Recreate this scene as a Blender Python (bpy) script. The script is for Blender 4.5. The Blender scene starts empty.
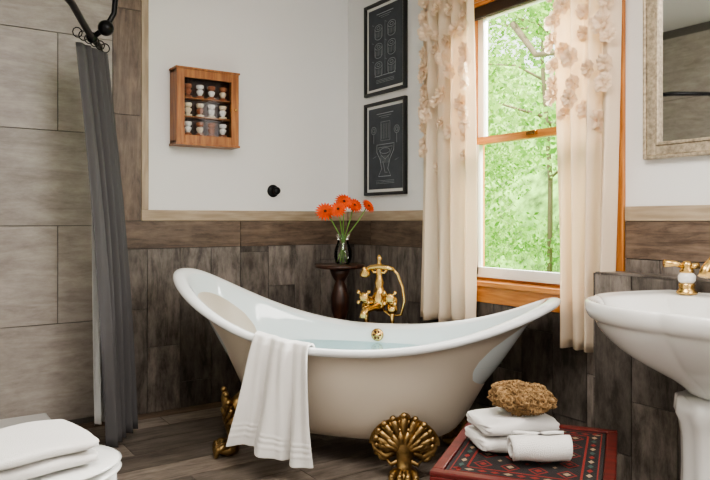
import bpy, bmesh, math, random
from mathutils import Matrix, Vector
random.seed(7)
pi=math.pi
# ------------------------------------------------------------------ materials
def newmat(name):
    m=bpy.data.materials.new(name); m.use_nodes=True
    nt=m.node_tree; b=nt.nodes['Principled BSDF']
    return m,nt,b
def mat(name,col,rough=.5,metal=0,bump=0,bscale=50,var=0,vscale=5,**kw):
    m,nt,b=newmat(name)
    b.inputs['Base Color'].default_value=(*col,1); b.inputs['Roughness'].default_value=rough
    b.inputs['Metallic'].default_value=metal
    for k,v in kw.items(): b.inputs[k.replace('_',' ')].default_value=v
    tc=nt.nodes.new('ShaderNodeTexCoord')
    if var:
        n=nt.nodes.new('ShaderNodeTexNoise'); n.inputs['Scale'].default_value=vscale; n.inputs['Detail'].default_value=5
        nt.links.new(tc.outputs['Object'],n.inputs['Vector'])
        r=nt.nodes.new('ShaderNodeValToRGB')
        r.color_ramp.elements[0].position=.3; r.color_ramp.elements[1].position=.7
        r.color_ramp.elements[0].color=(*[c*(1-var) for c in col],1)
        r.color_ramp.elements[1].color=(*[min(1,c*(1+var)) for c in col],1)
        nt.links.new(n.outputs['Fac'],r.inputs['Fac']); nt.links.new(r.outputs['Color'],b.inputs['Base Color'])
    if bump:
        n=nt.nodes.new('ShaderNodeTexNoise'); n.inputs['Scale'].default_value=bscale; n.inputs['Detail'].default_value=4
        nt.links.new(tc.outputs['Object'],n.inputs['Vector'])
        bp=nt.nodes.new('ShaderNodeBump'); bp.inputs['Strength'].default_value=bump; bp.inputs['Distance'].default_value=.01
        nt.links.new(n.outputs['Fac'],bp.inputs['Height']); nt.links.new(bp.outputs['Normal'],b.inputs['Normal'])
    return m
def plankmat(name,dark,light,rough=.45,sx=1.2,sy=16,islandvar=.5,bump=.25,mot=.4,lo=.40,hi=.60):
    m,nt,b=newmat(name); L=nt.links.new; N=nt.nodes.new
    uv=N('ShaderNodeUVMap'); uv.uv_map='UVMap'
    geo=N('ShaderNodeNewGeometry')
    mul=N('ShaderNodeMath'); mul.operation='MULTIPLY'; mul.inputs[1].default_value=37.3
    L(geo.outputs['Random Per Island'],mul.inputs[0])
    cmb=N('ShaderNodeCombineXYZ'); L(mul.outputs[0],cmb.inputs[0]); L(mul.outputs[0],cmb.inputs[1]); L(mul.outputs[0],cmb.inputs[2])
    add=N('ShaderNodeVectorMath'); add.operation='ADD'; L(uv.outputs[0],add.inputs[0]); L(cmb.outputs[0],add.inputs[1])
    mp=N('ShaderNodeMapping'); mp.inputs['Scale'].default_value=(sx,sy,1); L(add.outputs[0],mp.inputs[0])
    n1=N('ShaderNodeTexNoise'); n1.inputs['Scale'].default_value=2.2; n1.inputs['Detail'].default_value=9; n1.inputs['Roughness'].default_value=.75; n1.inputs['Distortion'].default_value=1.0
    L(mp.outputs[0],n1.inputs['Vector'])
    mp2=N('ShaderNodeMapping'); mp2.inputs['Scale'].default_value=(6,14,1); L(add.outputs[0],mp2.inputs[0])
    n2=N('ShaderNodeTexNoise'); n2.inputs['Scale'].default_value=1.0; n2.inputs['Detail'].default_value=9; n2.inputs['Roughness'].default_value=.7; L(mp2.outputs[0],n2.inputs['Vector'])
    a=N('ShaderNodeMath'); a.operation='MULTIPLY'; a.inputs[1].default_value=1-mot; L(n1.outputs['Fac'],a.inputs[0])
    a2=N('ShaderNodeMath'); a2.operation='MULTIPLY_ADD'; a2.inputs[1].default_value=mot; L(n2.outputs['Fac'],a2.inputs[0]); L(a.outputs[0],a2.inputs[2])
    r=N('ShaderNodeValToRGB'); r.color_ramp.elements[0].position=lo; r.color_ramp.elements[1].position=hi
    r.color_ramp.elements[0].color=(*dark,1); r.color_ramp.elements[1].color=(*light,1)
    L(a2.outputs[0],r.inputs['Fac'])
    mr=N('ShaderNodeMapRange'); mr.inputs['To Min'].default_value=1-islandvar; mr.inputs['To Max'].default_value=1+islandvar*.7
    L(geo.outputs['Random Per Island'],mr.inputs['Value'])
    vm=N('ShaderNodeVectorMath'); vm.operation='SCALE'; L(r.outputs['Color'],vm.inputs[0]); L(mr.outputs[0],vm.inputs['Scale'])
    L(vm.outputs[0],b.inputs['Base Color']); b.inputs['Roughness'].default_value=rough
    bp=N('ShaderNodeBump'); bp.inputs['Strength'].default_value=bump; bp.inputs['Distance'].default_value=.004
    L(n1.outputs['Fac'],bp.inputs['Height']); L(bp.outputs['Normal'],b.inputs['Normal'])
    return m
def woodmat(name,dark,light,axis='Z',rough=.35,scale=6):
    m,nt,b=newmat(name); L=nt.links.new; N=nt.nodes.new
    tc=N('ShaderNodeTexCoord'); mp=N('ShaderNodeMapping')
    s={'X':(.1,1,1),'Y':(1,.1,1),'Z':(1,1,.1)}[axis]; mp.inputs['Scale'].default_value=s
    L(tc.outputs['Object'],mp.inputs[0])
    n=N('ShaderNodeTexNoise'); n.inputs['Scale'].default_value=scale*8; n.inputs['Detail'].default_value=6; L(mp.outputs[0],n.inputs['Vector'])
    r=N('ShaderNodeValToRGB'); r.color_ramp.elements[0].position=.35; r.color_ramp.elements[1].position=.65
    r.color_ramp.elements[0].color=(*dark,1); r.color_ramp.elements[1].color=(*light,1)
    L(n.outputs['Fac'],r.inputs['Fac']); L(r.outputs['Color'],b.inputs['Base Color']); b.inputs['Roughness'].default_value=rough
    return m
M={}
M['wall']=mat('white_plaster',(.80,.79,.775),.9,bump=.08,bscale=120)
M['ceil']=mat('ceiling_paint',(.8,.8,.78),.9)
M['grout']=mat('grout',(.075,.068,.062),.9)
M['groutl']=mat('grout_light',(.14,.128,.117),.9)
M['tile']=plankmat('wood_look_tile_dark',(.064,.053,.045),(.225,.195,.172),sy=6,islandvar=.42,mot=.55,lo=.41,hi=.59)
M['band']=plankmat('wood_look_tile_brown',(.082,.054,.038),(.235,.167,.122),sy=12,islandvar=.3)
M['shower']=plankmat('shower_tile_pale',(.26,.226,.198),(.445,.402,.365),rough=.4,sx=1.0,sy=6,islandvar=.10,bump=.10,mot=.5,lo=.38,hi=.62)
M['floor']=plankmat('floor_tile',(.10,.080,.066),(.31,.262,.222),rough=.33,sy=10,islandvar=.38)
M['oak']=woodmat('pale_oak_trim',(.33,.25,.17),(.46,.365,.26),'X',.5)
M['oaky']=woodmat('pale_oak_trim_y',(.33,.25,.17),(.46,.365,.26),'Y',.5)
M['oakz']=woodmat('pale_oak_trim_v',(.33,.25,.17),(.46,.365,.26),'Z',.5)
M['fir']=woodmat('stained_fir',(.42,.15,.035),(.62,.27,.08),'Z',.35)
M['firh']=woodmat('stained_fir_h',(.42,.15,.035),(.62,.27,.08),'Y',.35)
M['darkwood']=woodmat('dark_wood',(.025,.010,.007),(.07,.028,.016),'Z',.3)
M['cherry']=woodmat('cabinet_wood',(.24,.078,.02),(.45,.185,.055),'Z',.35)
M['red']=woodmat('red_lacquer',(.065,.006,.005),(.13,.012,.010),'X',.35)
M['enamel']=mat('white_enamel',(.84,.86,.86),.07,Coat_Weight=.5)
M['enamel_shade']=mat('tub_enamel_cool_shade',(.76,.83,.84),.07,Coat_Weight=.5)  # white enamel with the cool bluish shade inside the tub painted into its colour
M['cream']=mat('cream_paint',(.60,.53,.44),.3)
M['ceramic']=mat('white_ceramic',(.80,.80,.78),.1,Coat_Weight=.4)
M['brass']=mat('polished_brass',(.70,.47,.185),.24,1)
M['abrass']=mat('antique_brass',(.36,.24,.105),.42,1,var=.55,vscale=25)
M['towel']=mat('white_terry',(.82,.80,.77),.95,bump=.6,bscale=350,Sheen_Weight=.3)
M['curtain']=mat('cream_fabric',(.86,.745,.595),.9,bump=.15,bscale=250)
M['petalf']=mat('applique_fabric',(.90,.75,.59),.9)
M['gcurt']=mat('grey_fabric',(.085,.081,.083),.9,bump=.2,bscale=300)
M['liner']=mat('liner_vinyl',(.75,.75,.74),.5)
M['black']=mat('black_metal',(.012,.012,.013),.35,.6)
M['blackf']=mat('black_frame',(.012,.012,.012),.4)
M['print']=mat('chalkboard_print',(.055,.062,.072),.7,var=.25,vscale=8)
M['chalk']=mat('chalk_line',(.34,.36,.38),.8)
M['matw']=mat('mat_white',(.7,.7,.68),.8)
M['silver']=mat('antique_silver_frame',(.44,.37,.275),.45,.5,var=.35,vscale=60,bump=.3,bscale=90)
M['vinyl']=mat('white_sash',(.85,.85,.82),.35)
M['orange']=mat('gerbera_orange',(.88,.09,.006),.6,var=.3,vscale=30)
M['fcenter']=mat('gerbera_center',(.08,.02,.008),.8)
M['stem']=mat('stem_green',(.16,.34,.06),.5)
M['sponge']=mat('sea_sponge',(.33,.205,.095),1,var=.5,vscale=60)
M['bark']=mat('bark',(.17,.13,.08),.9,bump=.5,bscale=20)
M['grass']=mat('grass',(.20,.38,.08),.9,var=.4,vscale=2)
M['hill']=mat('wooded_hill',(.22,.40,.09),.9,var=.8,vscale=2.5,bump=1,bscale=3)
M['rugblack']=mat('kilim_black',(.018,.015,.015),.95,bump=.5,bscale=300)
M['rugred']=mat('kilim_red',(.20,.02,.014),.95,bump=.5,bscale=300)
M['rugcream']=mat('kilim_cream',(.28,.20,.13),.95)
M['ruggreen']=mat('kilim_green',(.04,.07,.06),.95)
M['blind']=mat('dark_blind',(.03,.015,.01),.6)
M['thread']=mat('spool_cream',(.72,.62,.46),.7)
M['threadb']=mat('spool_brown',(.30,.11,.05),.6)
def glass(name,col=(1,1,1),tint=.98,ior=1.3,bump=0):
    m=bpy.data.materials.new(name); m.use_nodes=True; nt=m.node_tree; nt.nodes.clear(); N=nt.nodes.new; L=nt.links.new
    o=N('ShaderNodeOutputMaterial'); t=N('ShaderNodeBsdfTransparent'); t.inputs[0].default_value=(*[c*tint for c in col],1)
    g=N('ShaderNodeBsdfGlossy'); g.inputs['Roughness'].default_value=.02
    f=N('ShaderNodeFresnel'); f.inputs[0].default_value=ior
    if bump:
        tc=N('ShaderNodeTexCoord'); n=N('ShaderNodeTexNoise'); n.inputs['Scale'].default_value=14; L(tc.outputs['Object'],n.inputs['Vector'])
        bp=N('ShaderNodeBump'); bp.inputs['Strength'].default_value=bump; bp.inputs['Distance'].default_value=.01; L(n.outputs['Fac'],bp.inputs['Height'])
        L(bp.outputs[0],g.inputs['Normal']); L(bp.outputs[0],f.inputs['Normal'])
    mx=N('ShaderNodeMixShader'); L(f.outputs[0],mx.inputs[0]); L(t.outputs[0],mx.inputs[1]); L(g.outputs[0],mx.inputs[2]); L(mx.outputs[0],o.inputs[0])
    return m
M['pane']=glass('window_pane',ior=1.2)
M['vaseg']=glass('vase_glass',(.98,1,.98),tint=1,ior=1.6)
M['water']=glass('vase_water',(.95,.99,.93),tint=1,ior=1.25)
M['bathwater']=glass('bath_water',(.78,.93,.94),tint=1,ior=1.33,bump=.15)
M['mirror']=mat('mirror_glass',(.9,.9,.9),.02,1)
m,nt,b=newmat('leaf'); L=nt.links.new; N=nt.nodes.new
geo=N('ShaderNodeNewGeometry'); r=N('ShaderNodeValToRGB'); r.color_ramp.elements[0].color=(.11,.28,.03,1); r.color_ramp.elements[1].color=(.54,.80,.22,1)
L(geo.outputs['Random Per Island'],r.inputs[0]); L(r.outputs[0],b.inputs['Base Color']); b.inputs['Roughness'].default_value=.6
tr=N('ShaderNodeBsdfTranslucent'); L(r.outputs[0],tr.inputs[0]); mx=N('ShaderNodeMixShader'); mx.inputs[0].default_value=.5
L(b.outputs[0],mx.inputs[1]); L(tr.outputs[0],mx.inputs[2]); L(mx.outputs[0],nt.nodes['Material Output'].inputs[0]); M['leaf']=m
for kk,cc,ff in (('curtain',(.98,.84,.65,1),.34),('petalf',(1,.84,.65,1),.35)):
    nt=M[kk].node_tree; b=nt.nodes['Principled BSDF']; tr=nt.nodes.new('ShaderNodeBsdfTranslucent'); tr.inputs[0].default_value=cc
    mx=nt.nodes.new('ShaderNodeMixShader'); mx.inputs[0].default_value=ff
    nt.links.new(b.outputs[0],mx.inputs[1]); nt.links.new(tr.outputs[0],mx.inputs[2]); nt.links.new(mx.outputs[0],nt.nodes['Material Output'].inputs[0])
# ------------------------------------------------------------------ builder
I=Matrix.Identity(4)
def T(x,y,z): return Matrix.Translation((x,y,z))
def RZ(a): return Matrix.Rotation(a,4,'Z')
def RX(a): return Matrix.Rotation(a,4,'X')
def RY(a): return Matrix.Rotation(a,4,'Y')
def SC(x,y,z): return Matrix.Diagonal((x,y,z,1))
class B:
    def __init__(s): s.v=[];s.f=[];s.m=[];s.sm=[];s.mats=[];s.uv={}
    def mi(s,k):
        if k not in s.mats: s.mats.append(k)
        return s.mats.index(k)
    def add(s,vs,fs,k,Mx=I,smooth=False):
        o=len(s.v); s.v+= [tuple(Mx@Vector(p)) for p in vs]; i=s.mi(k)
        for f in fs: s.f.append(tuple(a+o for a in f)); s.m.append(i); s.sm.append(smooth)
    def box(s,c,d,k,Mx=I):
        x,y,z=[q/2 for q in d]
        vs=[(c[0]+a*x,c[1]+b_*y,c[2]+e*z) for a in(-1,1) for b_ in(-1,1) for e in(-1,1)]
        s.add(vs,[(0,1,3,2),(4,6,7,5),(0,4,5,1),(2,3,7,6),(0,2,6,4),(1,5,7,3)],k,Mx)
    def b2(s,a,b_,k,Mx=I):
        s.box([(p+q)/2 for p,q in zip(a,b_)],[abs(q-p) for p,q in zip(a,b_)],k,Mx)
    def lathe(s,pr,k,Mx=I,seg=28,flute=0,nf=8):
        vs=[];n=len(pr)
        for (r_,z) in pr:
            for j in range(seg):
                t=2*pi*j/seg; rr=r_*(1+flute*math.cos(nf*t)); vs.append((rr*math.cos(t),rr*math.sin(t),z))
        fs=[(i*seg+j,i*seg+(j+1)%seg,(i+1)*seg+(j+1)%seg,(i+1)*seg+j) for i in range(n-1) for j in range(seg)]
        fs+= [tuple(range(seg-1,-1,-1)),tuple((n-1)*seg+j for j in range(seg))]
        s.add(vs,fs,k,Mx,True)
    def tube(s,pts,r_,k,Mx=I,seg=10):
        pts=[Vector(p) for p in pts]; n=len(pts); rs=r_ if isinstance(r_,(list,tuple)) else [r_]*n
        vs=[];prev=None
        for i,p in enumerate(pts):
            t=(pts[min(i+1,n-1)]-pts[max(i-1,0)]).normalized()
            if prev is None:
                u=t.orthogonal().normalized()
            else:
                u=(prev-t*prev.dot(t)).normalized()
            prev=u; w=t.cross(u)
            for j in range(seg):
                a=2*pi*j/seg; vs.append(p+(u*math.cos(a)+w*math.sin(a))*rs[i])
        fs=[(i*seg+j,i*seg+(j+1)%seg,(i+1)*seg+(j+1)%seg,(i+1)*seg+j) for i in range(n-1) for j in range(seg)]
        fs+= [tuple(range(seg-1,-1,-1)),tuple((n-1)*seg+j for j in range(seg))]
        s.add(vs,fs,k,Mx,True)
    def ball(s,c,r_,k,Mx=I,seg=14,rings=9):
        r3=r_ if isinstance(r_,(list,tuple)) else (r_,)*3
        pr=[(max(1e-4,math.sin(pi*i/rings)),-math.cos(pi*i/rings)) for i in range(rings+1)]
        s.lathe(pr,k,Mx@T(*c)@SC(*r3),seg)
    def grid(s,fn,nu,nv,k,Mx=I,smooth=True):
        vs=[fn(i/nu,j/nv) for i in range(nu+1) for j in range(nv+1)]
        fs=[(i*(nv+1)+j,(i+1)*(nv+1)+j,(i+1)*(nv+1)+j+1,i*(nv+1)+j+1) for i in range(nu) for j in range(nv)]
        s.add(vs,fs,k,Mx,smooth)
    def rings(s,rs,k,Mx=I,capa=True,capb=True):
        n=len(rs[0]); vs=[p for r_ in rs for p in r_]
        fs=[(i*n+j,i*n+(j+1)%n,(i+1)*n+(j+1)%n,(i+1)*n+j) for i in range(len(rs)-1) for j in range(n)]
        if capa: fs.append(tuple(range(n-1,-1,-1)))
        if capb: fs.append(tuple((len(rs)-1)*n+j for j in range(n)))
        s.add(vs,fs,k,Mx,True)
    def obj(s,name,parent=None,Mx=I,bevel=0,solid=0,sub=0,recalc=True,bseg=2):
        me=bpy.data.meshes.new(name); me.from_pydata(s.v,[],s.f)
        for k in s.mats: me.materials.append(M[k])
        for p,i,sm in zip(me.polygons,s.m,s.sm): p.material_index=i; p.use_smooth=sm
        if recalc:
            bm=bmesh.new(); bm.from_mesh(me); bmesh.ops.recalc_face_normals(bm,faces=bm.faces); bm.to_mesh(me); bm.free()
        o=bpy.data.objects.new(name,me); bpy.context.collection.objects.link(o); o.matrix_world=Mx
        if parent: o.parent=parent
        if solid: q=o.modifiers.new('s','SOLIDIFY'); q.thickness=solid; q.offset=0
        if bevel: q=o.modifiers.new('b','BEVEL'); q.width=bevel; q.segments=bseg; q.limit_method='ANGLE'
        if sub: q=o.modifiers.new('u','SUBSURF'); q.levels=sub; q.render_levels=sub
        return o
def empty(name,Mx=I):
    e=bpy.data.objects.new(name,None); bpy.context.collection.objects.link(e); e.matrix_world=Mx; return e
def planks(name,O,U,V,Nn,rects,k,th=.008,gap=.002,clip=None,parent=None):
    O,U,V,Nn=map(Vector,(O,U,V,Nn)); bm=bmesh.new(); uvl=bm.loops.layers.uv.new('UVMap')
    for (P,a,b_,w,h) in rects:
        g=gap
        def pt(s_,t_,n_):
            u=P[0]+a[0]*s_+b_[0]*t_; v=P[1]+a[1]*s_+b_[1]*t_
            return O+U*u+V*v+Nn*n_
        c=[(g,g),(w-g,g),(w-g,h-g),(g,h-g)]
        lo=[bm.verts.new(pt(x,y,0)) for x,y in c]; hi=[bm.verts.new(pt(x,y,th)) for x,y in c]
        fs=[(hi,c)]+[([lo[i],lo[(i+1)%4],hi[(i+1)%4],hi[i]],[c[i],c[(i+1)%4],c[(i+1)%4],c[i]]) for i in range(4)]
        for vv,cc in fs:
            f=bm.faces.new(vv)
            for l,q in zip(f.loops,cc): l[uvl].uv=q
    bmesh.ops.recalc_face_normals(bm,faces=bm.faces)
    me=bpy.data.meshes.new(name); bm.to_mesh(me); bm.free(); me.materials.append(M[k])
    o=bpy.data.objects.new(name,me); bpy.context.collection.objects.link(o)
    if parent: o.parent=parent
    return o
def vplanks(u0,u1,v0,v1,w,L_,ph=0):
    out=[];u=u0;i=0
    while u<u1-.001:
        ww=min(w,u1-u); v=v0-((i*.37+ph)%1)*L_
        while v<v1:
            a=max(v,v0); b_=min(v+L_,v1)
            if b_-a>.02: out.append(((u,a),(0,1),(1,0),b_-a,ww))
            v+=L_
        u+=ww;i+=1
    return out
def hplanks(u0,u1,v0,v1,h,L_,off=.5):
    out=[];v=v0;i=0
    while v<v1-.001:
        hh=min(h,v1-v); u=u0-((i*off)%1)*L_
        while u<u1:
            a=max(u,u0);b_=min(u+L_,u1)
            if b_-a>.02: out.append(((a,v),(1,0),(0,1),b_-a,hh))
            u+=L_
        v+=hh;i+=1
    return out
# ------------------------------------------------------------------ room shell
XL,YF,ZC=-3.5,-5.3,2.8
WY0,WY1,WZ0,WZ1=-2.13,-1.20,.80,2.36
b=B(); b.b2((XL-.12,0,-.1),(.15,.15,ZC),'wall'); b.obj('wall_back')
b=B()
b.b2((0,YF,-.1),(.15,WY0,ZC),'wall'); b.b2((0,WY1,-.1),(.15,0,ZC),'wall')
b.b2((0,WY0,-.1),(.15,WY1,WZ0),'wall'); b.b2((0,WY0,WZ1),(.15,WY1,ZC),'wall'); b.obj('wall_right')
b=B(); b.b2((XL-.12,YF,-.1),(XL,0,ZC),'wall'); b.obj('wall_left')
b=B(); b.b2((XL-.12,YF-.12,-.1),(.15,YF,ZC),'wall'); b.obj('wall_front')
b=B(); b.b2((XL-.12,YF-.12,ZC),(.15,.15,ZC+.1),'ceil'); b.obj('ceiling')
b=B(); b.b2((XL,YF,-.1),(0,0,-.006),'grout'); fl=b.obj('floor')
b=B(); b.b2((-3.05,-2.45,-.006),(-2.94,-.0,ZC),'wall'); b.obj('wall_partition')
bd=.12
planks('floor_tiles',(0,0,-.006),(1,0,0),(0,1,0),(0,0,1),hplanks(XL,-bd,YF,-bd,.2,1.2,off=.37),'floor',.006,.0015,parent=fl)
planks('floor_border',(0,0,-.006),(1,0,0),(0,1,0),(0,0,1),hplanks(XL,0,-bd,0,bd,.9)+[((-bd,y-.9),(0,1),(1,0),.9,bd) for y in (-bd,-bd-.9,-bd-1.8,-bd-2.7,-bd-3.6)],'band',.006,.0015,parent=fl)
# back wall cladding
gb=B(); gb.b2((-1.64,-.006,0),(0,0,1.145),'grout'); gb.b2((-1.64,-.006,1.145),(-1.475,0,ZC),'grout'); g1=gb.obj('trim_wainscot_back')
planks('tiles',(0,-.006,0),(1,0,0),(0,0,1),(0,-1,0),vplanks(-1.64,-.014,0,.98,.2,.62),'tile',parent=g1)
planks('band',(0,-.006,0),(1,0,0),(0,0,1),(0,-1,0),hplanks(-1.64,-.014,.98,1.145,.165,.8),'band',.009,parent=g1)
planks('shower_edge',(0,-.006,0),(1,0,0),(0,0,1),(0,-1,0),vplanks(-1.64,-1.475,1.145,ZC,.165,.62),'band',parent=g1)
b=B(); b.b2((-1.475,-.018,1.145),(0,0,1.21),'oak'); b.obj('trim_rail_back',bevel=.003)
b=B(); b.b2((-1.475,-.018,1.21),(-1.432,0,ZC),'oakz'); b.obj('trim_vertical',bevel=.003)
gb=B(); gb.b2((-2.94,-.006,0),(-1.64,0,ZC),'groutl'); g3=gb.obj('trim_shower_tiles')
rs=[]
zs=[.03,.576,1.118,1.644,2.187,2.73]
for i in range(5):
    x0=-2.47 if i in(0,2,4) else -1.936
    ed=[-2.94]+[x for x in (x0-1.06,x0,x0+1.06) if -2.94<x<-1.64]+[-1.64]
    for p,q in zip(ed,ed[1:]): rs.append(((p,zs[i]),(1,0),(0,1),q-p,zs[i+1]-zs[i]))
planks('tiles',(0,-.006,0),(1,0,0),(0,0,1),(0,-1,0),rs,'shower',.008,.0025,parent=g3)
gb=B(); gb.b2((-2.94,-1.2,0),(-2.934,-.015,ZC),'groutl'); g4=gb.obj('trim_shower_side_tiles')
planks('tiles',(-2.934,0,0),(0,1,0),(0,0,1),(1,0,0),hplanks(-1.1,-.015,.03,2.73,.54,1.06),'shower',.008,.0025,parent=g4)
planks('edge_tiles',(-2.934,0,0),(0,1,0),(0,0,1),(1,0,0),vplanks(-1.28,-1.1,.03,2.73,.17,.6),'band',.008,.0025,parent=g4)
# right wall cladding
LY0,LY1=-3.75,-2.17
gb=B(); gb.b2((-.006,-5.2,0),(0,-.006,.72),'grout'); gb.b2((-.006,-5.2,.72),(0,-2.235,1.145),'grout'); gb.b2((-.006,-1.10,.72),(0,-.006,1.145),'grout'); g2=gb.obj('trim_wainscot_right')
planks('tiles',(-.006,0,0),(0,1,0),(0,0,1),(-1,0,0),vplanks(-5.2,-2.235,0,.98,.2,.62)+vplanks(-2.235,-1.10,0,.72,.2,.62,.3)+vplanks(-1.10,-.014,0,.98,.2,.62,.6),'tile',parent=g2)
planks('band',(-.006,0,0),(0,1,0),(0,0,1),(-1,0,0),hplanks(-5.2,-2.235,.98,1.145,.165,.8)+hplanks(-1.10,-.014,.98,1.145,.165,.8),'band',.009,parent=g2)
b=B(); b.b2((-.018,-5.2,1.145),(0,-2.235,1.21),'oaky'); b.b2((-.018,-1.10,1.145),(0,-.018,1.21),'oaky'); b.obj('trim_rail_right',bevel=.003)
gb=B(); gb.b2((-.13,LY0,0),(-.016,LY1,.915),'grout'); g5=gb.obj('trim_ledge')
planks('front_tiles',(-.13,0,0),(0,1,0),(0,0,1),(-1,0,0),vplanks(LY0,LY1,0,.915,.2,.62,.15),'tile',parent=g5)
planks('top_tiles',(0,0,.915),(0,1,0),(1,0,0),(0,0,1),[((LY0+i*.6,-.138),(1,0),(0,1),min(.6,LY1-LY0-i*.6),.12) for i in range(3)],'tile',parent=g5)
planks('end_tiles',(0,LY1,0),(1,0,0),(0,0,1),(0,1,0),[((-.138,0),(0,1),(1,0),.46,.12),((-.138,.46),(0,1),(1,0),.46,.12)],'tile',parent=g5)
# ------------------------------------------------------------------ window
win=empty('window_1')
b=B()
b.b2((-.022,WY1,.70),(0,WY1+.10,2.46),'fir'); b.b2((-.022,WY0-.10,.70),(0,WY0,2.46),'fir')
b.b2((-.026,WY0-.115,2.36),(0,WY1+.115,2.47),'firh')
b.b2((-.022,WY0,.70),(0,WY1,.79),'firh'); b.b2((-.045,WY0-.10,.79),(.06,WY1+.10,.815),'firh')
for y0,y1 in((WY0,WY0+.02),(WY1-.02,WY1)): b.b2((0,y0,.80),(.14,y1,2.36),'fir')
b.b2((0,WY0,2.34),(.14,WY1,2.36),'firh'); b.b2((.06,WY0,.80),(.14,WY1,.83),'firh')
b.obj('casing',win,bevel=.003)
b=B(); ya,yb=WY0+.02,WY1-.02
for y0,y1 in((ya,ya+.045),(yb-.045,yb)): b.b2((.045,y0,.83),(.08,y1,1.6),'vinyl')
b.b2((.045,ya,.83),(.08,yb,.885),'vinyl'); b.b2((.04,ya,1.575),(.08,yb,1.615),'firh'); b.b2((.044,ya+.02,.83),(.046,yb-.02,.845),'vinyl')
for y0,y1 in((ya,ya+.045),(yb-.045,yb)): b.b2((.085,y0,1.58),(.12,y1,2.34),'vinyl')
b.b2((.085,ya,2.29),(.12,yb,2.34),'vinyl'); b.b2((.085,ya,1.58),(.12,yb,1.615),'vinyl')
b.box((.035,(ya+yb)/2,1.6),(.03,.06,.02),'brass')
b.obj('sashes',win,bevel=.002)
b=B(); b.b2((.06,ya+.04,.88),(.064,yb-.04,1.58),'pane'); b.b2((.10,ya+.04,1.61),(.104,yb-.04,2.3),'pane'); b.obj('glass',win)
b=B(); b.b2((.01,ya+.005,2.275),(.045,yb-.005,2.34),'blind'); b.obj('roller_blind',win,bevel=.008)
# ------------------------------------------------------------------ curtains
def ruffle(bd,c,r_,Mx,k='petalf',seed=0):
    rnd=random.Random(seed)
    tl=T(*c)@Mx@RY(rnd.uniform(-.4,.4))@RZ(rnd.uniform(-.4,.4))
    for lay,(n_,sc_,cup) in enumerate(((6,1.0,.30),(4,.62,.65))):
        for q in range(n_):
            a=2*pi*q/n_+rnd.random()*.5+lay*.4
            def fn(u,v,a=a,sc_=sc_,cup=cup,q=q):
                w=(v-.5)*(1.35 if n_==6 else 1.9); rr=u*r_*sc_*(1-.28*(2*v-1)**2*u)
                return (.003+cup*r_*math.sin(u*1.7)+.12*r_*math.sin(v*12+q)*u, rr*math.cos(a+w), rr*math.sin(a+w))
            bd.grid(fn,4,7,k,tl)
    bd.ball((r_*.2,0,0),r_*.16,k,tl,seg=8,rings=5)
def drape(name,top,bot,zt,zb,nf,amp,mt,par=None,th=.0015,nu=140,nv=40,bow=0,ph=0):
    top=[Vector(p) for p in top]; bot=[Vector(p) for p in bot]
    dt=(top[1]-top[0]).normalized(); nn=Vector((-dt.y,dt.x))
    def fn(u,v):
        s=u+.012*math.sin(u*23+ph)
        p=top[0].lerp(top[1],s)*(1-v)+bot[0].lerp(bot[1],s)*v
        a=amp*(.8+.45*v)
        w=a*math.sin(2*pi*nf*s+ph+.5*math.sin(3*v+ph))+a*.35*math.sin(2*pi*nf*1.73*s+1+2*v)
        w+=bow*math.sin(pi*v)
        return (p.x+nn.x*w,p.y+nn.y*w,zt+(zb-zt)*v+.004*math.sin(2*pi*nf*s))
    b=B(); b.grid(fn,nu,nv,mt); o=b.obj(name,par,solid=th,recalc=False)
    return o,fn
def wcurt(y0,y1,yb0,yb1,zb,seed,ph,dens,nf=4):
    e=empty('window_curtain')
    o,fn=drape('cloth',((-.09,y0),(-.09,y1)),((-.09,yb0),(-.09,yb1)),2.62,zb,nf,.027,'curtain',e,ph=ph)
    b=B(); rnd=random.Random(seed); done=[]
    for i in range(dens*4):
        if len(done)>dens: break
        v=min(.98,abs(rnd.gauss(0,.23)))+.02 ; u=rnd.choice([rnd.uniform(.03,.22),rnd.uniform(.78,.97),rnd.uniform(.05,.95)])
        if v>.58: continue
        p=fn(u,v)
        if any((Vector(p)-Vector(d)).length<.062 for d in done): continue
        done.append(p)
        ruffle(b,(p[0]-.008,p[1],p[2]),rnd.uniform(.038,.056),SC(-1,1,1),seed=i)
    b.obj('applique_flowers',e,recalc=False)
    b=B(); b.tube([(-.09,min(y0,y1)-.02,2.63),(-.09,max(y0,y1)+.02,2.63)],.011,'black'); b.tube([(-.09,(y0+y1)/2,2.63),(-.002,(y0+y1)/2,2.63)],.008,'black'); b.obj('rod',e)
    return e
wcurt(-.93,-1.37,-.91,-1.385,.57,3,0,50)
wcurt(-1.89,-2.27,-1.93,-2.21,.56,11,1.3,50)
# ------------------------------------------------------------------ shower
sh=empty('shower_curtain')
drape('cloth',((-1.93,-.50),(-1.75,-.33)),((-1.83,-.66),(-1.62,-.36)),2.03,.04,5,.02,'gcurt',sh,ph=.4,bow=-.03)
drape('liner',((-1.835,-.38),(-1.76,-.28)),((-1.86,-.54),(-1.74,-.38)),2.03,.13,4,.010,'liner',sh,ph=.4)
b=B()
pts=[(-2.93,-1.28,2.1),(-2.7,-1.33,2.1),(-2.4,-1.30,2.1),(-2.18,-1.16,2.1),(-2.05,-.93,2.09),(-1.95,-.68,2.08),(-1.86,-.47,2.07),(-1.78,-.30,2.07),(-1.74,-.15,2.07),(-1.73,-.016,2.07)]
b.tube(pts,.016,'black'); b.lathe([(.04,0),(.04,.012),(.02,.02)],'black',T(-1.73,-.016,2.07)@RX(pi/2))
b.lathe([(.04,0),(.04,.012),(.02,.02)],'black',T(-2.924,-1.28,2.1)@RY(pi/2))
b.tube([(-1.86,-.47,2.07),(-1.80,-.50,2.12),(-1.76,-.5,2.2),(-1.74,-.5,2.4),(-1.74,-.5,2.8)],.014,'black')
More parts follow.
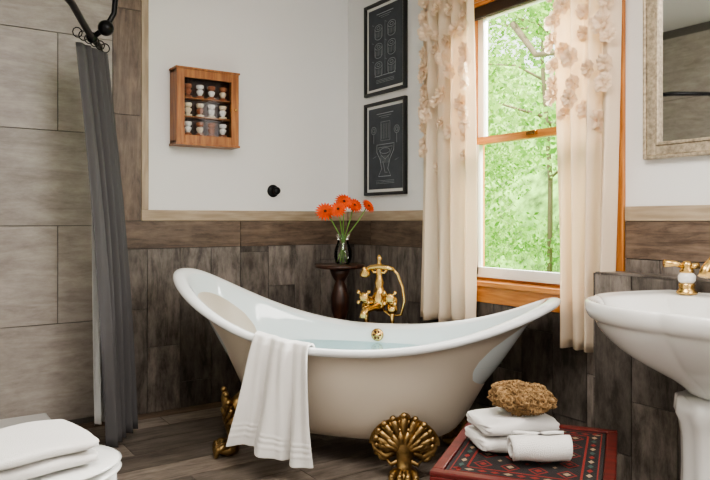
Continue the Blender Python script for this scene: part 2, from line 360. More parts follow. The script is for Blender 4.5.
b.ball((-1.86,-.47,2.07),.028,'black'); b.ball((-1.80,-.50,2.12),(.04,.04,.04),'black')
for q in range(6):
    t=q/5; x=-1.95+.19*t; y=-.58+.24*t
    b.tube([(x+.022*math.cos(a),y+.01,2.06+.024*math.sin(a)) for a in [i*2*pi/10 for i in range(11)]],.003,'black',seg=6)
b.obj('curtain_rod',sh)
b=B(); b.b2((-2.925,-.9,0),(-1.99,-.02,.10),'ceramic'); b.obj('shower_tray',bevel=.02,bseg=3)
# ------------------------------------------------------------------ tub
tub=empty('clawfoot_bathtub',T(-.804,-1.264,0)@RZ(math.atan2(-.785,.619)))
TM=tub.matrix_world.copy()
NS=96; zb0=.125
def rz(x):
    return .585+(.215 if x>0 else .31)*min(1,abs(x))**(2.3 if x>0 else 2.1)
def cs(j):
    t=2*pi*j/NS; c,s_=math.cos(t),math.sin(t); ex=.93
    return math.copysign(abs(c)**ex,c),math.copysign(abs(s_)**ex,s_)
def ring(A,Bw,f=None,dz=None,zabs=None,dzr=0):
    out=[]
    for j in range(NS):
        cx,sy=cs(j); z=rz(cx)
        if dz is not None: zz=z+dz
        elif zabs is not None: zz=zabs
        else: zz=zb0+f*(z-zb0)+dzr
        out.append((A*cx,Bw*sy,zz))
    return out
b=B()
outer=[ring(.30,.10,zabs=.118),ring(.42,.165,zabs=.122),ring(.49,.21,f=.04),ring(.54,.245,f=.12),ring(.60,.28,f=.28),ring(.67,.31,f=.47),ring(.75,.335,f=.66),ring(.84,.352,f=.83),ring(.915,.365,f=.93)]
b.rings(outer,'cream',capb=False)
rim=[ring(.915,.365,f=.93),ring(.95,.385,dz=-.042),ring(.975,.405,dz=-.036),ring(.985,.418,dz=-.02),ring(.98,.415,dz=-.004),ring(.96,.398,dz=0),ring(.93,.374,dz=-.003),ring(.905,.355,dz=-.02)]
b.rings(rim,'enamel',capa=False,capb=False)
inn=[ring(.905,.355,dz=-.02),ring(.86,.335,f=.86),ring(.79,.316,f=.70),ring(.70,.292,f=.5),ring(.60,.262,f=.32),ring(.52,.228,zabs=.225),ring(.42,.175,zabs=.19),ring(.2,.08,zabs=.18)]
b.rings(inn,'enamel_shade',capa=False)
o=b.obj('tub_body',tub); o.matrix_parent_inverse=I
bm=bmesh.new(); bm.from_mesh(o.data); bmesh.ops.remove_doubles(bm,verts=bm.verts,dist=1e-5); bmesh.ops.recalc_face_normals(bm,faces=bm.faces); bm.to_mesh(o.data); bm.free()
q=o.modifiers.new('u','SUBSURF'); q.levels=q.render_levels=1
# bath water surface fitted to the interior wall
WZ=.492; tab=[(.905,.355,.96),(.86,.335,.86),(.79,.316,.70),(.70,.292,.5),(.60,.262,.32)]
pts=[]
for j in range(NS):
    cx,sy=cs(j); zr=rz(cx); f=(WZ-zb0)/(zr-zb0)
    for (a1,b1,f1),(a2,b2_,f2) in zip(tab,tab[1:]):
        if f2<=f<=f1:
            t=(f-f2)/(f1-f2); A=a2+(a1-a2)*t+.003; Bw=b2_+(b1-b2_)*t+.003; break
    pts.append((A*cx,Bw*sy,WZ))
b=B(); b.add(pts,[tuple(range(NS))],'bathwater'); o=b.obj('bath_water',tub,recalc=False); o.matrix_parent_inverse=I
def foot(x,y,ang,name,sc=1.0):
    b=B()
    b.tube([(0.00,0,.27),(.035,0,.22),(.055,0,.16),(.045,0,.10),(.05,0,.06),(.075,0,.035)],[.02,.035,.042,.032,.03,.03],'abrass')
    b.ball((.07,0,.032),(.05,.048,.032),'abrass')
    for q in(-1.5,-.5,.5,1.5):
        b.tube([(.07,q*.022,.05),(.10,q*.027,.05),(.122,q*.03,.032),(.128,q*.031,.008)],[.014,.015,.013,.007],'abrass',seg=8)
        b.ball((.118,q*.030,.042),.013,'abrass',seg=8,rings=6)
    Mf=T(.03,0,.15)@RY(.28)
    for i in range(11):
        a=(i-5)/5*1.5; ln=.15-.009*abs(i-5)
        pts=[(.012+.02*math.sin(t*pi),math.sin(a)*ln*t,math.cos(a)*ln*t) for t in [0,.25,.5,.75,.9,1]]
        b.tube(pts,[.010,.012,.013,.015,.012,.004],'abrass',Mf,seg=8)
        b.ball((.018,math.sin(a)*ln,math.cos(a)*ln),.013,'abrass',Mf,seg=8,rings=6)
        if i<10:
            am=a+.15; b.tube([(.008,math.sin(am)*.06,math.cos(am)*.06),(.008,math.sin(am)*.10,math.cos(am)*.10),(.012,math.sin(am)*.125,math.cos(am)*.125)],[.008,.009,.004],'abrass',Mf,seg=6)
    vs=[(.004,0,0)]+[(.004,math.sin(a)*.135,math.cos(a)*.135) for a in [(k-8)/8*1.55 for k in range(17)]]
    b.add(vs,[(0,k+1,k+2) for k in range(16)],'abrass',Mf)
    for i in range(8):
        a=(i-3.5)/4*1.45; ln=.09
        pts=[(.03+.018*math.sin(t*pi),math.sin(a)*ln*t,math.cos(a)*ln*t) for t in [0,.35,.7,1]]
        b.tube(pts,[.01,.012,.012,.004],'abrass',Mf,seg=8); b.ball((.03,math.sin(a)*ln,math.cos(a)*ln),.010,'abrass',Mf,seg=8,rings=6)
    b.ball((.055,0,.15),(.022,.03,.03),'abrass')
    for s_ in(-1,1):
        b.tube([(.03,s_*(.03+.028*math.cos(t)*(1-t/12)+.05),.105+.028*math.sin(t)*(1-t/12)) for t in [k*.5 for k in range(14)]],.010,'abrass',seg=8)
        b.tube([(.04,s_*.02,.13),(.035,s_*.07,.10),(.03,s_*.11,.13),(.02,s_*.13,.17)],[.016,.014,.012,.006],'abrass',seg=8)
        b.tube([(.05,s_*.02,.09),(.05,s_*.05,.07),(.045,s_*.065,.09)],[.012,.010,.006],'abrass',seg=8)
    o=b.obj(name,tub); o.matrix_parent_inverse=I
    o.matrix_local=T(x,y,0)@RZ(ang)@SC(sc,1.12*sc,sc)
foot(.315,-.235,math.atan2(-.98,.2),'foot_1',1.04); foot(-.51,-.175,math.atan2(-.55,-.83),'foot_2',1.12)
foot(.40,.20,math.atan2(.8,.6),'foot_3'); foot(-.40,.20,math.atan2(.8,-.6),'foot_4')
b=B()
b.lathe([(.034,0),(.034,.006),(.028,.01),(.013,.012),(.009,.02),(.002,.022)],'brass',T(.03,.328,.532)@RX(pi/2))
for a in range(6): b.ball((.03+.019*math.cos(a*pi/3),.316,.532+.019*math.sin(a*pi/3)),.0055,'fcenter',seg=8,rings=5)
o=b.obj('overflow',tub); o.matrix_parent_inverse=I
# faucet
fau=empty('tub_faucet',TM@T(.0,.47,0)); b=B()
for sx in(-.075,.075):
    b.tube([(sx,0,0),(sx,0,.60),(sx,0,.70)],.012,'brass'); b.lathe([(.035,0),(.035,.008),(.016,.02)],'brass',T(sx,0,0))
    b.ball((sx,0,.70),.03,'brass'); b.lathe([(.022,-.03),(.03,-.01),(.026,.02)],'brass',T(sx,0,.66))
b.tube([(-.075,0,.70),(.075,0,.70)],.024,'brass')
b.lathe([(.022,.64),(.036,.67),(.040,.72),(.03,.76),(.022,.78),(.028,.80),(.018,.83),(.016,.88),(.024,.90)],'brass')
for sx in(-.075,.075):
    b.tube([(sx,0,.72),(sx,-.055,.72)],.014,'brass'); b.lathe([(.026,0),(.028,.008),(.014,.014)],'brass',T(sx,-.05,.72)@RX(pi/2))
    for a in range(4):
        c,s_=math.cos(a*pi/2+pi/4),math.sin(a*pi/2+pi/4)
        b.tube([(sx,-.055,.72),(sx+.036*c,-.055,.72+.036*s_)],[.008,.006],'brass',seg=8); b.ball((sx+.042*c,-.055,.72+.042*s_),.012,'brass',seg=8,rings=6)
b.tube([(0,0,.68),(0,-.04,.67),(-.02,-.09,.665),(-.035,-.14,.66),(-.04,-.165,.65),(-.042,-.168,.622)],[.022,.02,.018,.018,.02,.022],'brass')
b.tube([(-.045,0,.875),(-.03,0,.855),(0,0,.86),(.03,0,.855),(.045,0,.875)],.009,'brass',seg=8)
b.tube([(-.075,-.01,.87),(-.045,-.01,.885),(0,-.01,.89),(.05,-.01,.885),(.085,-.01,.875)],[.013,.014,.016,.014,.012],'brass')
b.lathe([(.008,.03),(.012,.015),(.030,-.005),(.032,-.02),(.026,-.024)],'brass',T(-.08,-.015,.86)@RX(.5))
b.tube([(.085,-.01,.875),(.105,0,.85),(.13,.01,.78),(.14,.02,.70),(.12,.03,.62),(.06,.03,.61),(.0,.02,.66)],.008,'brass',seg=8)
b.lathe([(.008,0),(.016,.01),(.009,.03),(.017,.045),(.004,.065)],'brass',T(0,0,.89))
b.obj('mixer',fau).matrix_parent_inverse=I
# towel on tub
tw=empty('bath_towel',TM)
def wrim(a): return .414*math.sqrt(max(0,1-a*a))
def towel(u,v):
    a0=-.365+.32*u; w=wrim(a0); r0=rz(a0)
    path=[(w-.10,r0-.17),(w-.085,r0-.08),(w-.062,r0-.018),(w-.045,r0+.010),(w-.02,r0+.017),(w+.007,r0+.010),(w+.021,r0-.02),(w+.028,r0-.08),(w+.032,r0-.3),(w+.032,.13)]
    ks=[0,.08,.15,.19,.22,.26,.31,.4,.7,1]
    for i in range(9):
        if v<=ks[i+1]: break
    t=(v-ks[i])/(ks[i+1]-ks[i]); y=path[i][0]*(1-t)+path[i+1][0]*t; z=path[i][1]*(1-t)+path[i+1][1]*t
    h=max(0,(v-.3)/.7); hs=max(0,(v-.17)/.83)
    fold=math.sin(u*2*pi*2.2+.6+h*1.2)*.040*hs**.6+.016*math.sin(u*2*pi*4.9+2)*hs**.5
    cen=-.205
    x=cen+(a0-cen)*(.86+.34*h+.12*h*h*(1 if a0<cen else .1))-.02*h+.012*h*math.sin(u*14)
    z+= .016*h*math.sin(u*5+1)- (.03*u*h)
    band=.003 if (.83<v<.85 or .87<v<.89 or .91<v<.93) else 0
    return (x,-(y+fold*.9+.022*h+band+.016*hs),z)
b=B(); b.grid(towel,90,110,'towel'); b.obj('cloth',tw,solid=.011,recalc=False,sub=1).matrix_parent_inverse=I
# ------------------------------------------------------------------ plant stand, vase
st=empty('pedestal_stand',T(-.34,-.42,0)); b=B()
b.lathe([(.15,.845),(.16,.85),(.16,.865),(.152,.87)],'darkwood',seg=40)
b.lathe([(.03,.10),(.05,.13),(.055,.2),(.03,.25),(.024,.32),(.035,.36),(.03,.40),(.03,.50),(.055,.58),(.06,.66),(.045,.72),(.03,.76),(.055,.80),(.07,.845)],'darkwood')
for q in range(3):
    a=q*2*pi/3+.4
    b.tube([(.02*math.cos(a),.02*math.sin(a),.16),(.10*math.cos(a),.10*math.sin(a),.13),(.16*math.cos(a),.16*math.sin(a),.06),(.20*math.cos(a),.20*math.sin(a),.016)],[.024,.02,.016,.016],'darkwood')
b.obj('stand',st).matrix_parent_inverse=I
vs=empty('flower_vase',T(-.33,-.44,.871)); b=B()
def openlathe(bd,pr,k,seg=28):
    vv=[(r_*math.cos(2*pi*j/seg),r_*math.sin(2*pi*j/seg),z) for r_,z in pr for j in range(seg)]
    bd.add(vv,[(i*seg+j,i*seg+(j+1)%seg,(i+1)*seg+(j+1)%seg,(i+1)*seg+j) for i in range(len(pr)-1) for j in range(seg)],k,I,True)
openlathe(b,[(.001,.002),(.038,.002),(.048,.012),(.058,.05),(.055,.09),(.038,.13),(.034,.15),(.042,.175),(.047,.19)],'vaseg')
openlathe(b,[(.052,.095),(.001,.095)],'water')
b.obj('glass',vs,recalc=False).matrix_parent_inverse=I
b=B()
fl_=[((-.12,.02,.33),.066,(-.45,-.75,.45)),((-.03,-.055,.39),.062,(-.2,-.8,.55)),((.085,.0,.37),.056,(-.1,-.85,.5)),((.15,-.06,.365),.05,(.2,-.8,.5)),((-.085,-.08,.345),.055,(-.7,-.65,.3))]
for i,(p,r_,nrm) in enumerate(fl_):
    n=Vector(nrm).normalized(); q=Vector((0,0,1)).rotation_difference(n).to_matrix().to_4x4(); Mx=T(*p)@q
    b.tube([(-p[0]*.25,-p[1]*.25,.01),(p[0]*.12,p[1]*.12,.17),(p[0]*.6,p[1]*.6,.27),tuple(Vector(p)-n*.01)],.0035,'stem',seg=6)
    for ly,(rr,zz,cnt) in enumerate(((r_,0,18),(r_*.82,.006,16),(r_*.55,.009,12))):
        for j in range(cnt):
            a=2*pi*j/cnt+ly*.2
            def fn(u,v,a=a,rr=rr,zz=zz):
                w=(v-.5)*.017*math.sin(pi*min(1,u*.85+.12)); d=.006+u*(rr-.006)
                return (d*math.cos(a)-w*math.sin(a),d*math.sin(a)+w*math.cos(a),zz+.012*math.sin(u*2.2)-.006*u+.002*math.cos(v*6))
            b.grid(fn,4,2,'orange',Mx)
    b.ball((0,0,.010),(r_*.17,r_*.17,.006),'fcenter',Mx,seg=10,rings=6)
b.obj('gerbera_flowers',vs,recalc=False).matrix_parent_inverse=I
# ------------------------------------------------------------------ pictures
def picture(z0,z1,kind):
    y0,y1=-.686,-.236; e=empty('framed_print'); b=B(); w=.02
    b.b2((-.028,y0,z0),(-.002,y0+w,z1),'blackf'); b.b2((-.028,y1-w,z0),(-.002,y1,z1),'blackf')
    b.b2((-.028,y0+w,z0),(-.002,y1-w,z0+w),'blackf'); b.b2((-.028,y0+w,z1-w),(-.002,y1-w,z1),'blackf'); b.obj('frame',e,bevel=.002)
    b=B(); b.b2((-.012,y0+w,z0+w),(-.003,y1-w,z1-w),'matw'); b.b2((-.0135,y0+w+.02,z0+w+.02),(-.012,y1-w-.02,z1-w-.02),'print')
    def ln(pts,t=.0015): b.tube([(-.0138,y0+(y1-y0)*(1-p),z0+(z1-z0)*q) for p,q in pts],t,'chalk',seg=5)
    def el(cx,cy,rx,ry,t=.0015,a0=0,a1=2*pi): ln([(cx+rx*math.cos(a0+(a1-a0)*k/20),cy+ry*math.sin(a0+(a1-a0)*k/20)) for k in range(21)],t)
    ln([(.3,.87),(.7,.87)],.003); ln([(.35,.845),(.65,.845)],.0015); ln([(.4,.825),(.6,.825)],.001)
    for q in (.125,.14,.155): ln([(.28,q),(.72,q)],.001)
    if kind==0:
        for cx in(.34,.66):
            for cy in (.72,.52,.32):
                el(cx,cy,.09,.035); el(cx,cy,.04,.016); ln([(cx-.09,cy),(cx-.09,cy-.09)]); ln([(cx+.09,cy),(cx+.09,cy-.09)]); el(cx,cy-.09,.09,.035,.0015,pi,2*pi)
                for k in range(5): ln([(cx-.07+.035*k,cy-.045),(cx-.07+.035*k,cy-.10)],.0009)
                ln([(cx-.12,cy+.04),(cx-.16,cy+.055)],.001)
        ln([(.5,.2),(.5,.78)],.0008); ln([(.25,.2),(.75,.2)],.0025)
    else:
        ln([(.40,.78),(.40,.58),(.62,.58),(.62,.78),(.40,.78)])
        for k in range(5): ln([(.42+.04*k,.6),(.42+.04*k,.76)],.0009)
        ln([(.3,.54),(.72,.54),(.71,.47),(.62,.38),(.57,.28),(.64,.2),(.34,.2),(.42,.28),(.38,.38),(.3,.46),(.3,.54)],.0022)
        ln([(.34,.51),(.68,.51),(.62,.43),(.5,.38),(.40,.43),(.34,.51)]); ln([(.45,.36),(.5,.24),(.56,.24)]); el(.5,.47,.12,.03)
        for k in range(7): ln([(.38+.035*k,.42),(.40+.03*k,.34)],.0009)
        for cx,cy in((.22,.7),(.78,.68)): el(cx,cy,.06,.04); el(cx,cy,.03,.02); ln([(cx,cy-.04),(cx,cy-.14)])
        ln([(.2,.4),(.28,.42)],.001); ln([(.74,.36),(.82,.38)],.001)
    b.obj('print',e)
picture(1.315,1.935,1); picture(1.985,2.60,0)
# ------------------------------------------------------------------ cabinet
cb=empty('wall_display_cabinet'); b=B(); x0,x1,z0,z1,yf,yk=-1.30,-.90,1.612,2.055,-.105,-.004
b.b2((x0,yf,z0),(x0+.018,yk,z1),'cherry'); b.b2((x1-.018,yf,z0),(x1,yk,z1),'cherry'); b.b2((x0,yf,z0),(x1,yk,z0+.018),'cherry'); b.b2((x0,yf,z1-.018),(x1,yk,z1),'cherry')
b.b2((x0-.006,yf-.024,z1),(x1+.006,yk,z1+.012),'cherry'); b.b2((x0-.006,yf-.024,z0-.012),(x1+.006,yk,z0),'cherry')
fw=.05
b.b2((x0,yf-.018,z0),(x0+fw,yf,z1),'cherry'); b.b2((x1-fw,yf-.018,z0),(x1,yf,z1),'cherry'); b.b2((x0+fw,yf-.018,z0),(x1-fw,yf,z0+fw),'cherry'); b.b2((x0+fw,yf-.018,z1-fw),(x1-fw,yf,z1),'cherry')
b.b2((x0+.018,-.012,z0+.018),(x1-.018,-.005,z1-.018),'cherry')
b.b2((x0+.02,-.016,z0+.02),(x1-.02,-.0125,z1-.02),'darkwood')
sz=[z0+fw+.004,z0+fw+.118,z0+fw+.232]
for z in sz[1:]: b.b2((x0+.018,-.09,z-.007),(x1-.018,-.017,z),'cherry')
b.b2((x0+.018,-.09,z0+.018),(x1-.018,-.017,z0+fw+.004),'cherry')
b.obj('case',cb,bevel=.003)
b=B()
for r_,z in enumerate(sz):
    for q in range(4):
        x=x0+fw+.038+q*.075; k1=('ceramic','thread','threadb','ceramic')[(q+r_)%4]; k2=('threadb','thread')[(q*2+r_)%2]
        b.lathe([(.024,0),(.025,.004),(.024,.010),(.012,.014)],k2,T(x,-.075,z),seg=16)
        b.lathe([(.010,.013),(.013,.02),(.021,.034),(.022,.044),(.012,.052)],k1,T(x,-.075,z),seg=16)
        b.lathe([(.010,.052),(.022,.060),(.024,.074),(.020,.080),(.007,.082)],k2 if (q+r_)%3 else k1,T(x,-.075,z),seg=16)
b.obj('thread_spools',cb)
b=B(); b.b2((x0+fw,yf-.010,z0+fw),(x1-fw,yf-.007,z1-fw),'pane'); b.ball((x1-fw/2,yf-.026,(z0+z1)/2),.009,'brass'); b.obj('glass_door',cb)
b=B()
b.lathe([(.042,.002),(.042,.006),(.034,.012),(.014,.016),(.012,.04),(.022,.048),(.026,.058),(.022,.068),(.002,.072)],'black',T(-.6,0,1.343)@RX(pi/2)); b.obj('robe_hook')
# ------------------------------------------------------------------ mirror
mi=empty('wall_mirror'); b=B(); y1,y0,z0,z1=-2.332,-3.15,1.408,2.45
def fr(off,wd,d0,k):
    a,b_,c,d=y0+off,y1-off,z0+off,z1-off
    b.b2((-d0,a,c),(-.001,a+wd,d),k);b.b2((-d0,b_-wd,c),(-.001,b_,d),k);b.b2((-d0,a+wd,c),(-.001,b_-wd,c+wd),k);b.b2((-d0,a+wd,d-wd),(-.001,b_-wd,d),k)
fr(0,.014,.034,'silver'); fr(.014,.042,.026,'silver'); fr(.056,.014,.032,'silver'); b.obj('frame',mi,bevel=.004)
b=B(); b.b2((-.012,y0+.065,z0+.065),(-.002,y1-.065,z1-.065),'mirror'); b.obj('glass',mi)
# ------------------------------------------------------------------ sink
sk=empty('pedestal_sink',T(-.5,-2.90,0)); b=B(); NS2=120
def sring(sx,sy,ox,z,sc=1):
    out=[]
    for j in range(NS2):
        t=2*pi*j/NS2; c,s_=math.cos(t),math.sin(t)
        m_=1+sc*(.085*abs(math.sin(2.5*(t-pi)))**.5-.052)*min(1,max(0,(.45-c)*3))
        x=.335*sx*c*m_; y=.43*sy*s_*m_
        if c>0:
            x=.335*sx*min(1,c*1.6); y=.43*sy*math.copysign(abs(s_)**.6,s_)*(m_ if c<.45 else 1)
        out.append((x+ox,y,z))
    return out
b.rings([sring(.26,.22,.03,.57,0),sring(.30,.26,.03,.60,.4),sring(.42,.38,.03,.63,.7),sring(.60,.58,.02,.67,1),sring(.76,.77,.01,.72,1.2),sring(.87,.88,0,.775,1.2),sring(.90,.915,0,.800),sring(.91,.925,0,.810),sring(.965,.97,0,.817),sring(.99,.99,0,.832),sring(1.005,1.005,0,.856),sring(1,1,0,.874),sring(.975,.975,0,.88),
  sring(.94,.94,0,.874),sring(.80,.86,-.045,.872,.8),sring(.77,.83,-.05,.86,.6),sring(.70,.75,-.05,.80,.4),sring(.5,.52,-.05,.755,.2),sring(.1,.1,-.05,.745,0)],'ceramic')
b.obj('basin',sk,sub=1).matrix_parent_inverse=I
b=B(); b.lathe([(.17,0),(.17,.04),(.15,.06),(.14,.09),(.125,.12),(.115,.2),(.110,.35),(.112,.45),(.12,.50),(.133,.53),(.128,.575)],'ceramic',T(.01,0,0),seg=64,flute=.035,nf=10); b.obj('pedestal',sk).matrix_parent_inverse=I
sf=empty('sink_faucet',T(-.235,-2.845,.875)); b=B()
for y in(-.20,.20):
    b.lathe([(.036,0),(.038,.006),(.03,.014),(.026,.022),(.03,.032),(.026,.04)],'brass',T(0,y,0))
    b.lathe([(.024,.04),(.031,.05),(.031,.066),(.022,.08)],'ceramic',T(0,y,0))
    b.lathe([(.024,.078),(.026,.086),(.016,.098),(.02,.108),(.014,.12),(.002,.124)],'brass',T(0,y,0))
    b.tube([(0,y,.10),(-.03,y+.03,.112),(-.06,y+.055,.112)],[.010,.011,.015],'brass',seg=10); b.tube([(0,y,.10),(.03,y-.03,.106)],[.010,.013],'brass',seg=10)
b.lathe([(.036,0),(.038,.006),(.028,.016),(.022,.05),(.028,.07),(.02,.09)],'brass')
b.tube([(0,0,.07),(-.03,0,.12),(-.09,.01,.15),(-.16,.015,.142),(-.20,.02,.11),(-.21,.02,.085)],[.02,.018,.017,.016,.016,.019],'brass')
b.obj('taps',sf).matrix_parent_inverse=I
# ------------------------------------------------------------------ stool with kilim top
SA=math.atan2(-.827,.564)
sto=empty('red_stool',T(-.89,-2.456,0)@RZ(SA)@T(.02,-.05,0)); b=B(); hx,hy=.257,.315
for sx in(-1,1):
    for sy in(-1,1): b.b2((sx*hx,sy*hy,0),(sx*(hx-.04),sy*(hy-.04),.345),'red')
for sy in(-1,1): b.b2((-hx+.04,sy*(hy-.004),.265),(hx-.04,sy*(hy-.026),.345),'red'); b.b2((-hx+.04,sy*(hy-.01),.10),(hx-.04,sy*(hy-.03),.13),'red')
for sx in(-1,1): b.b2((sx*(hx-.004),-hy+.04,.265),(sx*(hx-.026),hy-.04,.345),'red'); b.b2((sx*(hx-.01),-hy+.04,.10),(sx*(hx-.03),hy-.04,.13),'red')
b.b2((-hx-.008,-hy-.008,.345),(hx+.008,hy+.008,.37),'red')
fwid=.028
b.b2((-hx-.008,-hy-.008,.37),(hx+.008,-hy+fwid,.385),'red');b.b2((-hx-.008,hy-fwid,.37),(hx+.008,hy+.008,.385),'red')
b.b2((-hx-.008,-hy+fwid,.37),(-hx+fwid,hy-fwid,.385),'red');b.b2((hx-fwid,-hy+fwid,.37),(hx+.008,hy-fwid,.385),'red')
b.obj('frame',sto,bevel=.004).matrix_parent_inverse=I
b=B(); ix,iy=hx-fwid-.002,hy-fwid-.002; Z0=.379
b.b2((-ix,-iy,.37),(ix,iy,Z0),'rugblack')
def dia(cx,cy,rx,ry,k,z): b.add([(cx-rx,cy,z),(cx,cy-ry,z),(cx+rx,cy,z),(cx,cy+ry,z)],[(0,1,2,3)],k)
for s_ in(-1,1):
    b.b2((-ix+.012,s_*(iy-.012),Z0),(ix-.012,s_*(iy-.016),Z0+.0006),'rugred'); b.b2((s_*(ix-.012),-iy+.012,Z0),(s_*(ix-.016),iy-.012,Z0+.0006),'rugred')
    b.b2((-ix+.06,s_*(iy-.055),Z0),(ix-.06,s_*(iy-.062),Z0+.0006),'rugred'); b.b2((s_*(ix-.055),-iy+.06,Z0),(s_*(ix-.062),iy-.06,Z0+.0006),'rugred')
    for k in range(11):
        dia(-ix+.03+k*(2*ix-.06)/10,s_*(iy-.037),.016,.010,('rugred','rugcream','rugred')[k%3],Z0+.0007)
    for k in range(13):
        dia(s_*(ix-.037),-iy+.03+k*(2*iy-.06)/12,.010,.016,('rugred','ruggreen','rugcream')[k%3],Z0+.0007)
nx,ny=4,5
for i in range(nx):
    for j in range(ny):
        cx=-ix+.10+i*(2*ix-.20)/(nx-1); cy=-iy+.10+j*(2*iy-.20)/(ny-1)
        dia(cx,cy,.031,.035,'rugred',Z0+.0007); dia(cx,cy,.024,.027,'rugblack',Z0+.0011); dia(cx,cy,.013,.014,'rugcream' if (i+j)%2 else 'rugred',Z0+.0015)
        if i<nx-1 and j<ny-1: dia(cx+.045,cy+.048,.008,.010,('rugcream','rugred')[(i+j)%2],Z0+.0007)
b.obj('kilim',sto).matrix_parent_inverse=I
def slab(b,cx,cy,cz,lx,ly,h,ang,seed,M0=I,sag=0):
    def prof(n=32):
        out=[]
        for j in range(n):
            t=2*pi*j/n; c,s_=math.cos(t),math.sin(t)
            out.append((math.copysign(abs(c)**.4,c),math.copysign(abs(s_)**.65,s_)))
        return out
    rs=[]
    for i in range(17):
        u=i/16; k=min(1,math.sin(pi*u)**.2) if 0<u<1 else .66
        rs.append([((u-.5)*lx+.004*math.sin(seed+7*q_[1]+3*q_[0]),q_[0]*ly/2*(.93+.07*k)+.004*math.sin(u*9+seed),q_[1]*h/2*k+sag*(.5-abs(u-.5))+.002*math.sin(u*11+q_[0]*6+seed)) for q_ in prof()])
    b.rings(rs,'towel',M0@T(cx,cy,cz)@RZ(ang))
def roll(b,c,ang,r_,ln,seed=0,flat=.85):
    turns=3.2
    def fn(u,v):
        t=u*turns*2*pi; rr=r_*(.12+.88*u); e=.008*math.sin(u*9+seed)
        x=(v-.5)*ln+e*(1 if v>.5 else -1)
        return (x,rr*math.cos(t),rr*math.sin(t)*flat+.002*math.sin(x*50+u*5))
    b.grid(fn,120,14,'towel',T(*c)@RZ(ang))
rt=empty('folded_hand_towels',T(-.89,-2.456,0)@RZ(SA)); b=B()
slab(b,-.050,-.025,.411,.28,.21,.058,.55,0); slab(b,-.050,-.025,.463,.265,.20,.055,.62,1.7,sag=.016)
b.obj('folded_towel_stack',rt,sub=1).matrix_parent_inverse=I
b=B(); roll(b,(.060,-.175,.434),.35,.050,.175,2); b.obj('rolled_towel',rt,solid=.010,recalc=False).matrix_parent_inverse=I
# natural sponge: lumpy body covered in short curled fibres
b=B(); rs_=random.Random(2)
def spr(d): 
    n=1+.06*math.sin(9*d.x+4*d.z)+.05*math.sin(11*d.y-6*d.x)+.04*math.sin(17*d.z+5*d.y)
    return Vector((.100*n*d.x,.070*n*d.y,.045*n*d.z))
def sp(u,v):
    t=u*2*pi; p=v*pi; return tuple(spr(Vector((math.sin(p)*math.cos(t),math.sin(p)*math.sin(t),math.cos(p)))))
b.grid(sp,48,28,'sponge')
for i in range(1900):
    d=Vector((rs_.gauss(0,1),rs_.gauss(0,1),rs_.gauss(0,1))).normalized(); p=spr(d)
    tn=Vector((rs_.gauss(0,1),rs_.gauss(0,1),rs_.gauss(0,1))).cross(d).normalized()
    s_=rs_.uniform(.005,.010); r_=rs_.uniform(.0011,.0019)
    b.tube([p-tn*s_,p-tn*s_*.5+d*s_*.8,p+d*s_*1.05,p+tn*s_*.6+d*s_*.7,p+tn*s_],r_,'sponge',seg=4)
b.obj('sea_sponge',None,T(-.89,-2.456,0)@RZ(SA)@T(-.015,-.045,.552)@RZ(.15)@RY(.08),recalc=False)
# ------------------------------------------------------------------ toilet
to=empty('toilet',T(-2.34,-1.87,0)); b=B()
def er(cx,rx,ry,z,n=40): return [(cx+rx*math.cos(2*pi*j/n),ry*math.sin(2*pi*j/n),z) for j in range(n)]
b.rings([er(-.06,.22,.12,0),er(-.06,.22,.12,.03),er(-.05,.17,.095,.10),er(-.03,.18,.11,.2),er(-.01,.215,.155,.30),er(0,.235,.18,.36),er(0,.235,.185,.385)],'ceramic')
b.rings([er(0,.24,.19,.388),er(0,.245,.195,.395),er(0,.24,.19,.41)],'ceramic'); b.rings([er(0,.24,.19,.413),er(0,.245,.195,.42),er(0,.235,.185,.434)],'ceramic')
b.obj('bowl',to,sub=1).matrix_parent_inverse=I
b=B(); b.b2((-.56,-.2,.40),(-.37,.2,.76),'ceramic'); b.b2((-.57,-.21,.76),(-.36,.21,.79),'ceramic'); b.b2((-.45,-.1,.0),(-.2,.1,.385),'ceramic'); b.b2((-.37,-.14,.36),(-.18,.14,.40),'ceramic'); b.obj('tank',to,bevel=.015,bseg=3).matrix_parent_inverse=I
b=B()
slab(b,-.045,.01,.457,.38,.32,.044,.12,0); slab(b,-.045,.01,.497,.37,.32,.042,.16,1.3)
tf=empty('folded_towel',T(-2.34,-1.87,0)); b.obj('cloth',tf,sub=1).matrix_parent_inverse=I
# ------------------------------------------------------------------ added ceiling fixture, out of view, to go with the ceiling fill light
lm=empty('added_ceiling_fixture',T(-1.9,-3.3,0)); b=B(); b.lathe([(.20,2.80),(.20,2.77),(.19,2.765)],'brass'); b.obj('base',lm).matrix_parent_inverse=I
# ------------------------------------------------------------------ outdoors
tre=empty('garden_trees')
b=B(); b.b2((.2,-20,-.95),(60,40,-.85),'grass'); b.obj('lawn',tre)
b=B(); b.grid(lambda u,v:(14+u*12,-25+v*75,-.84+10*math.sin(u*pi/2)**.8+.8*math.sin(v*31)*u+.5*math.sin(v*77+u*9)*u),30,150,'hill'); b.obj('wooded_hillside',tre,recalc=False)  # wooded hillside backdrop closing the gaps between the leaves
rnd=random.Random(5)
lv=[];lf=[]
def leaves(n,cx,cy,cz,rx,ry,rz_,s0,s1):
    for i in range(n):
        while True:
            p=Vector((rnd.uniform(-1,1),rnd.uniform(-1,1),rnd.uniform(-1,1)))
            if p.length<1: break
        c=Vector((cx+p.x*rx,cy+p.y*ry,max(-.7,cz+p.z*rz_))); s_=rnd.uniform(s0,s1)
        a=Vector((rnd.gauss(0,1),rnd.gauss(0,1),rnd.gauss(0,1))).normalized(); q=a.orthogonal().normalized()*s_; w=a.cross(q)*.55
        o=len(lv); lv.extend([c-q,c+w,c+q,c-w]); lf.append((o,o+1,o+2,o+3))
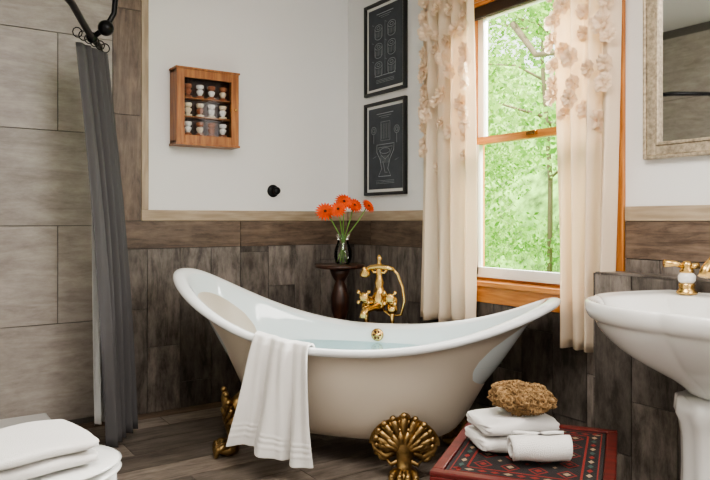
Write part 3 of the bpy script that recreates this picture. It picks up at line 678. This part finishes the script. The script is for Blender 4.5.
for i in range(170):
    x=rnd.uniform(5.0,12.5); leaves(380,x,rnd.uniform(-2,14),rnd.uniform(-.6,7.5),rnd.uniform(.7,1.2),rnd.uniform(.7,1.3),rnd.uniform(.4,.8),.035,.080)
for i in range(10): leaves(160,rnd.uniform(4.4,5.2),rnd.uniform(1.0,3.2),rnd.uniform(3.0,4.4),.5,.5,.25,.03,.06)
me=bpy.data.meshes.new('tree_foliage'); me.from_pydata(lv,[],lf); me.materials.append(M['leaf']); o=bpy.data.objects.new('leaves',me); bpy.context.collection.objects.link(o)
o.parent=tre
b=B()
for (x,y,r_) in((7.2,3.6,.045),(8.0,3.9,.04),(8.6,5.4,.06),(7.4,3.1,.03),(9.5,2.0,.14),(10,6,.12),(6.5,9.5,.1)):
    b.tube([(x,y,-.85),(x+.1,y+.05,2),(x-.1,y+.1,4.5),(x,y,8)],[r_,r_*.85,r_*.7,r_*.4],'bark')
    for q in range(5):
        a=rnd.uniform(0,6.28); z=2+q*1.0
        b.tube([(x,y,z),(x+.8*math.cos(a),y+.8*math.sin(a),z+.5),(x+1.8*math.cos(a),y+1.8*math.sin(a),z+.7)],[r_*.5,r_*.35,r_*.15],'bark',seg=7)
b.tube([(4.4,.6,3.7),(4.4,1.1,3.5),(4.4,1.6,3.3),(4.4,2.1,3.35),(4.5,2.6,3.9)],[.02,.03,.035,.04,.05],'bark'); b.tube([(4.4,1.8,3.3),(4.4,1.5,3.0),(4.4,1.1,2.95)],[.022,.016,.01],'bark')
b.tube([(4.4,1.5,3.35),(4.4,1.3,3.6),(4.4,1.35,4.0)],[.02,.016,.012],'bark')
b.obj('trunks',tre)
# ------------------------------------------------------------------ lights & world
w=bpy.data.worlds.new('World'); bpy.context.scene.world=w; w.use_nodes=True
bg=w.node_tree.nodes['Background']; bg.inputs[0].default_value=(.93,1,.97,1); bg.inputs[1].default_value=3.6
def light(name,typ,loc,tgt,energy,size=1,col=(1,1,1),sy=None):
    l=bpy.data.lights.new(name,typ); l.energy=energy; l.color=col
    if typ=='AREA': l.size=size
    if typ=='AREA' and sy: l.shape='RECTANGLE'; l.size_y=sy
    o=bpy.data.objects.new(name,l); bpy.context.collection.objects.link(o); o.location=loc
    o.rotation_euler=(Vector(tgt)-Vector(loc)).to_track_quat('-Z','Y').to_euler(); return o
s=light('sun','SUN',(0,0,10),(4,3,2),12,col=(1,.97,.88)); s.data.angle=.05
light('sky_window_light','AREA',(1.4,-1.7,3.3),(-1.2,-1.6,.6),900,1.6,(1,.985,.955),1.4)
light('ceiling_fill_light','AREA',(-1.9,-3.0,2.74),(-1.9,-2.9,0),68,1.2,(1,.94,.87))  # added soft fill under the ceiling to brighten the interior
light('rear_fill_light','AREA',(-1.0,-4.9,2.3),(-1.4,-1,1.0),52,1.4,(1,.955,.91))  # added fill light out of view, no lamp of the room
try: bpy.context.scene.view_settings.look='AgX - Medium High Contrast'
except Exception as ex: print(ex)
# ------------------------------------------------------------------ camera
c=bpy.data.cameras.new('Camera'); co=bpy.data.objects.new('Camera',c); bpy.context.collection.objects.link(co)
co.location=(-2.685,-4.052,1.15); co.rotation_euler=(pi/2,0,-math.atan2(.561,.828))
c.sensor_width=36; c.lens=680/710*36; c.shift_y=-20/710; c.clip_start=.05
bpy.context.scene.camera=co
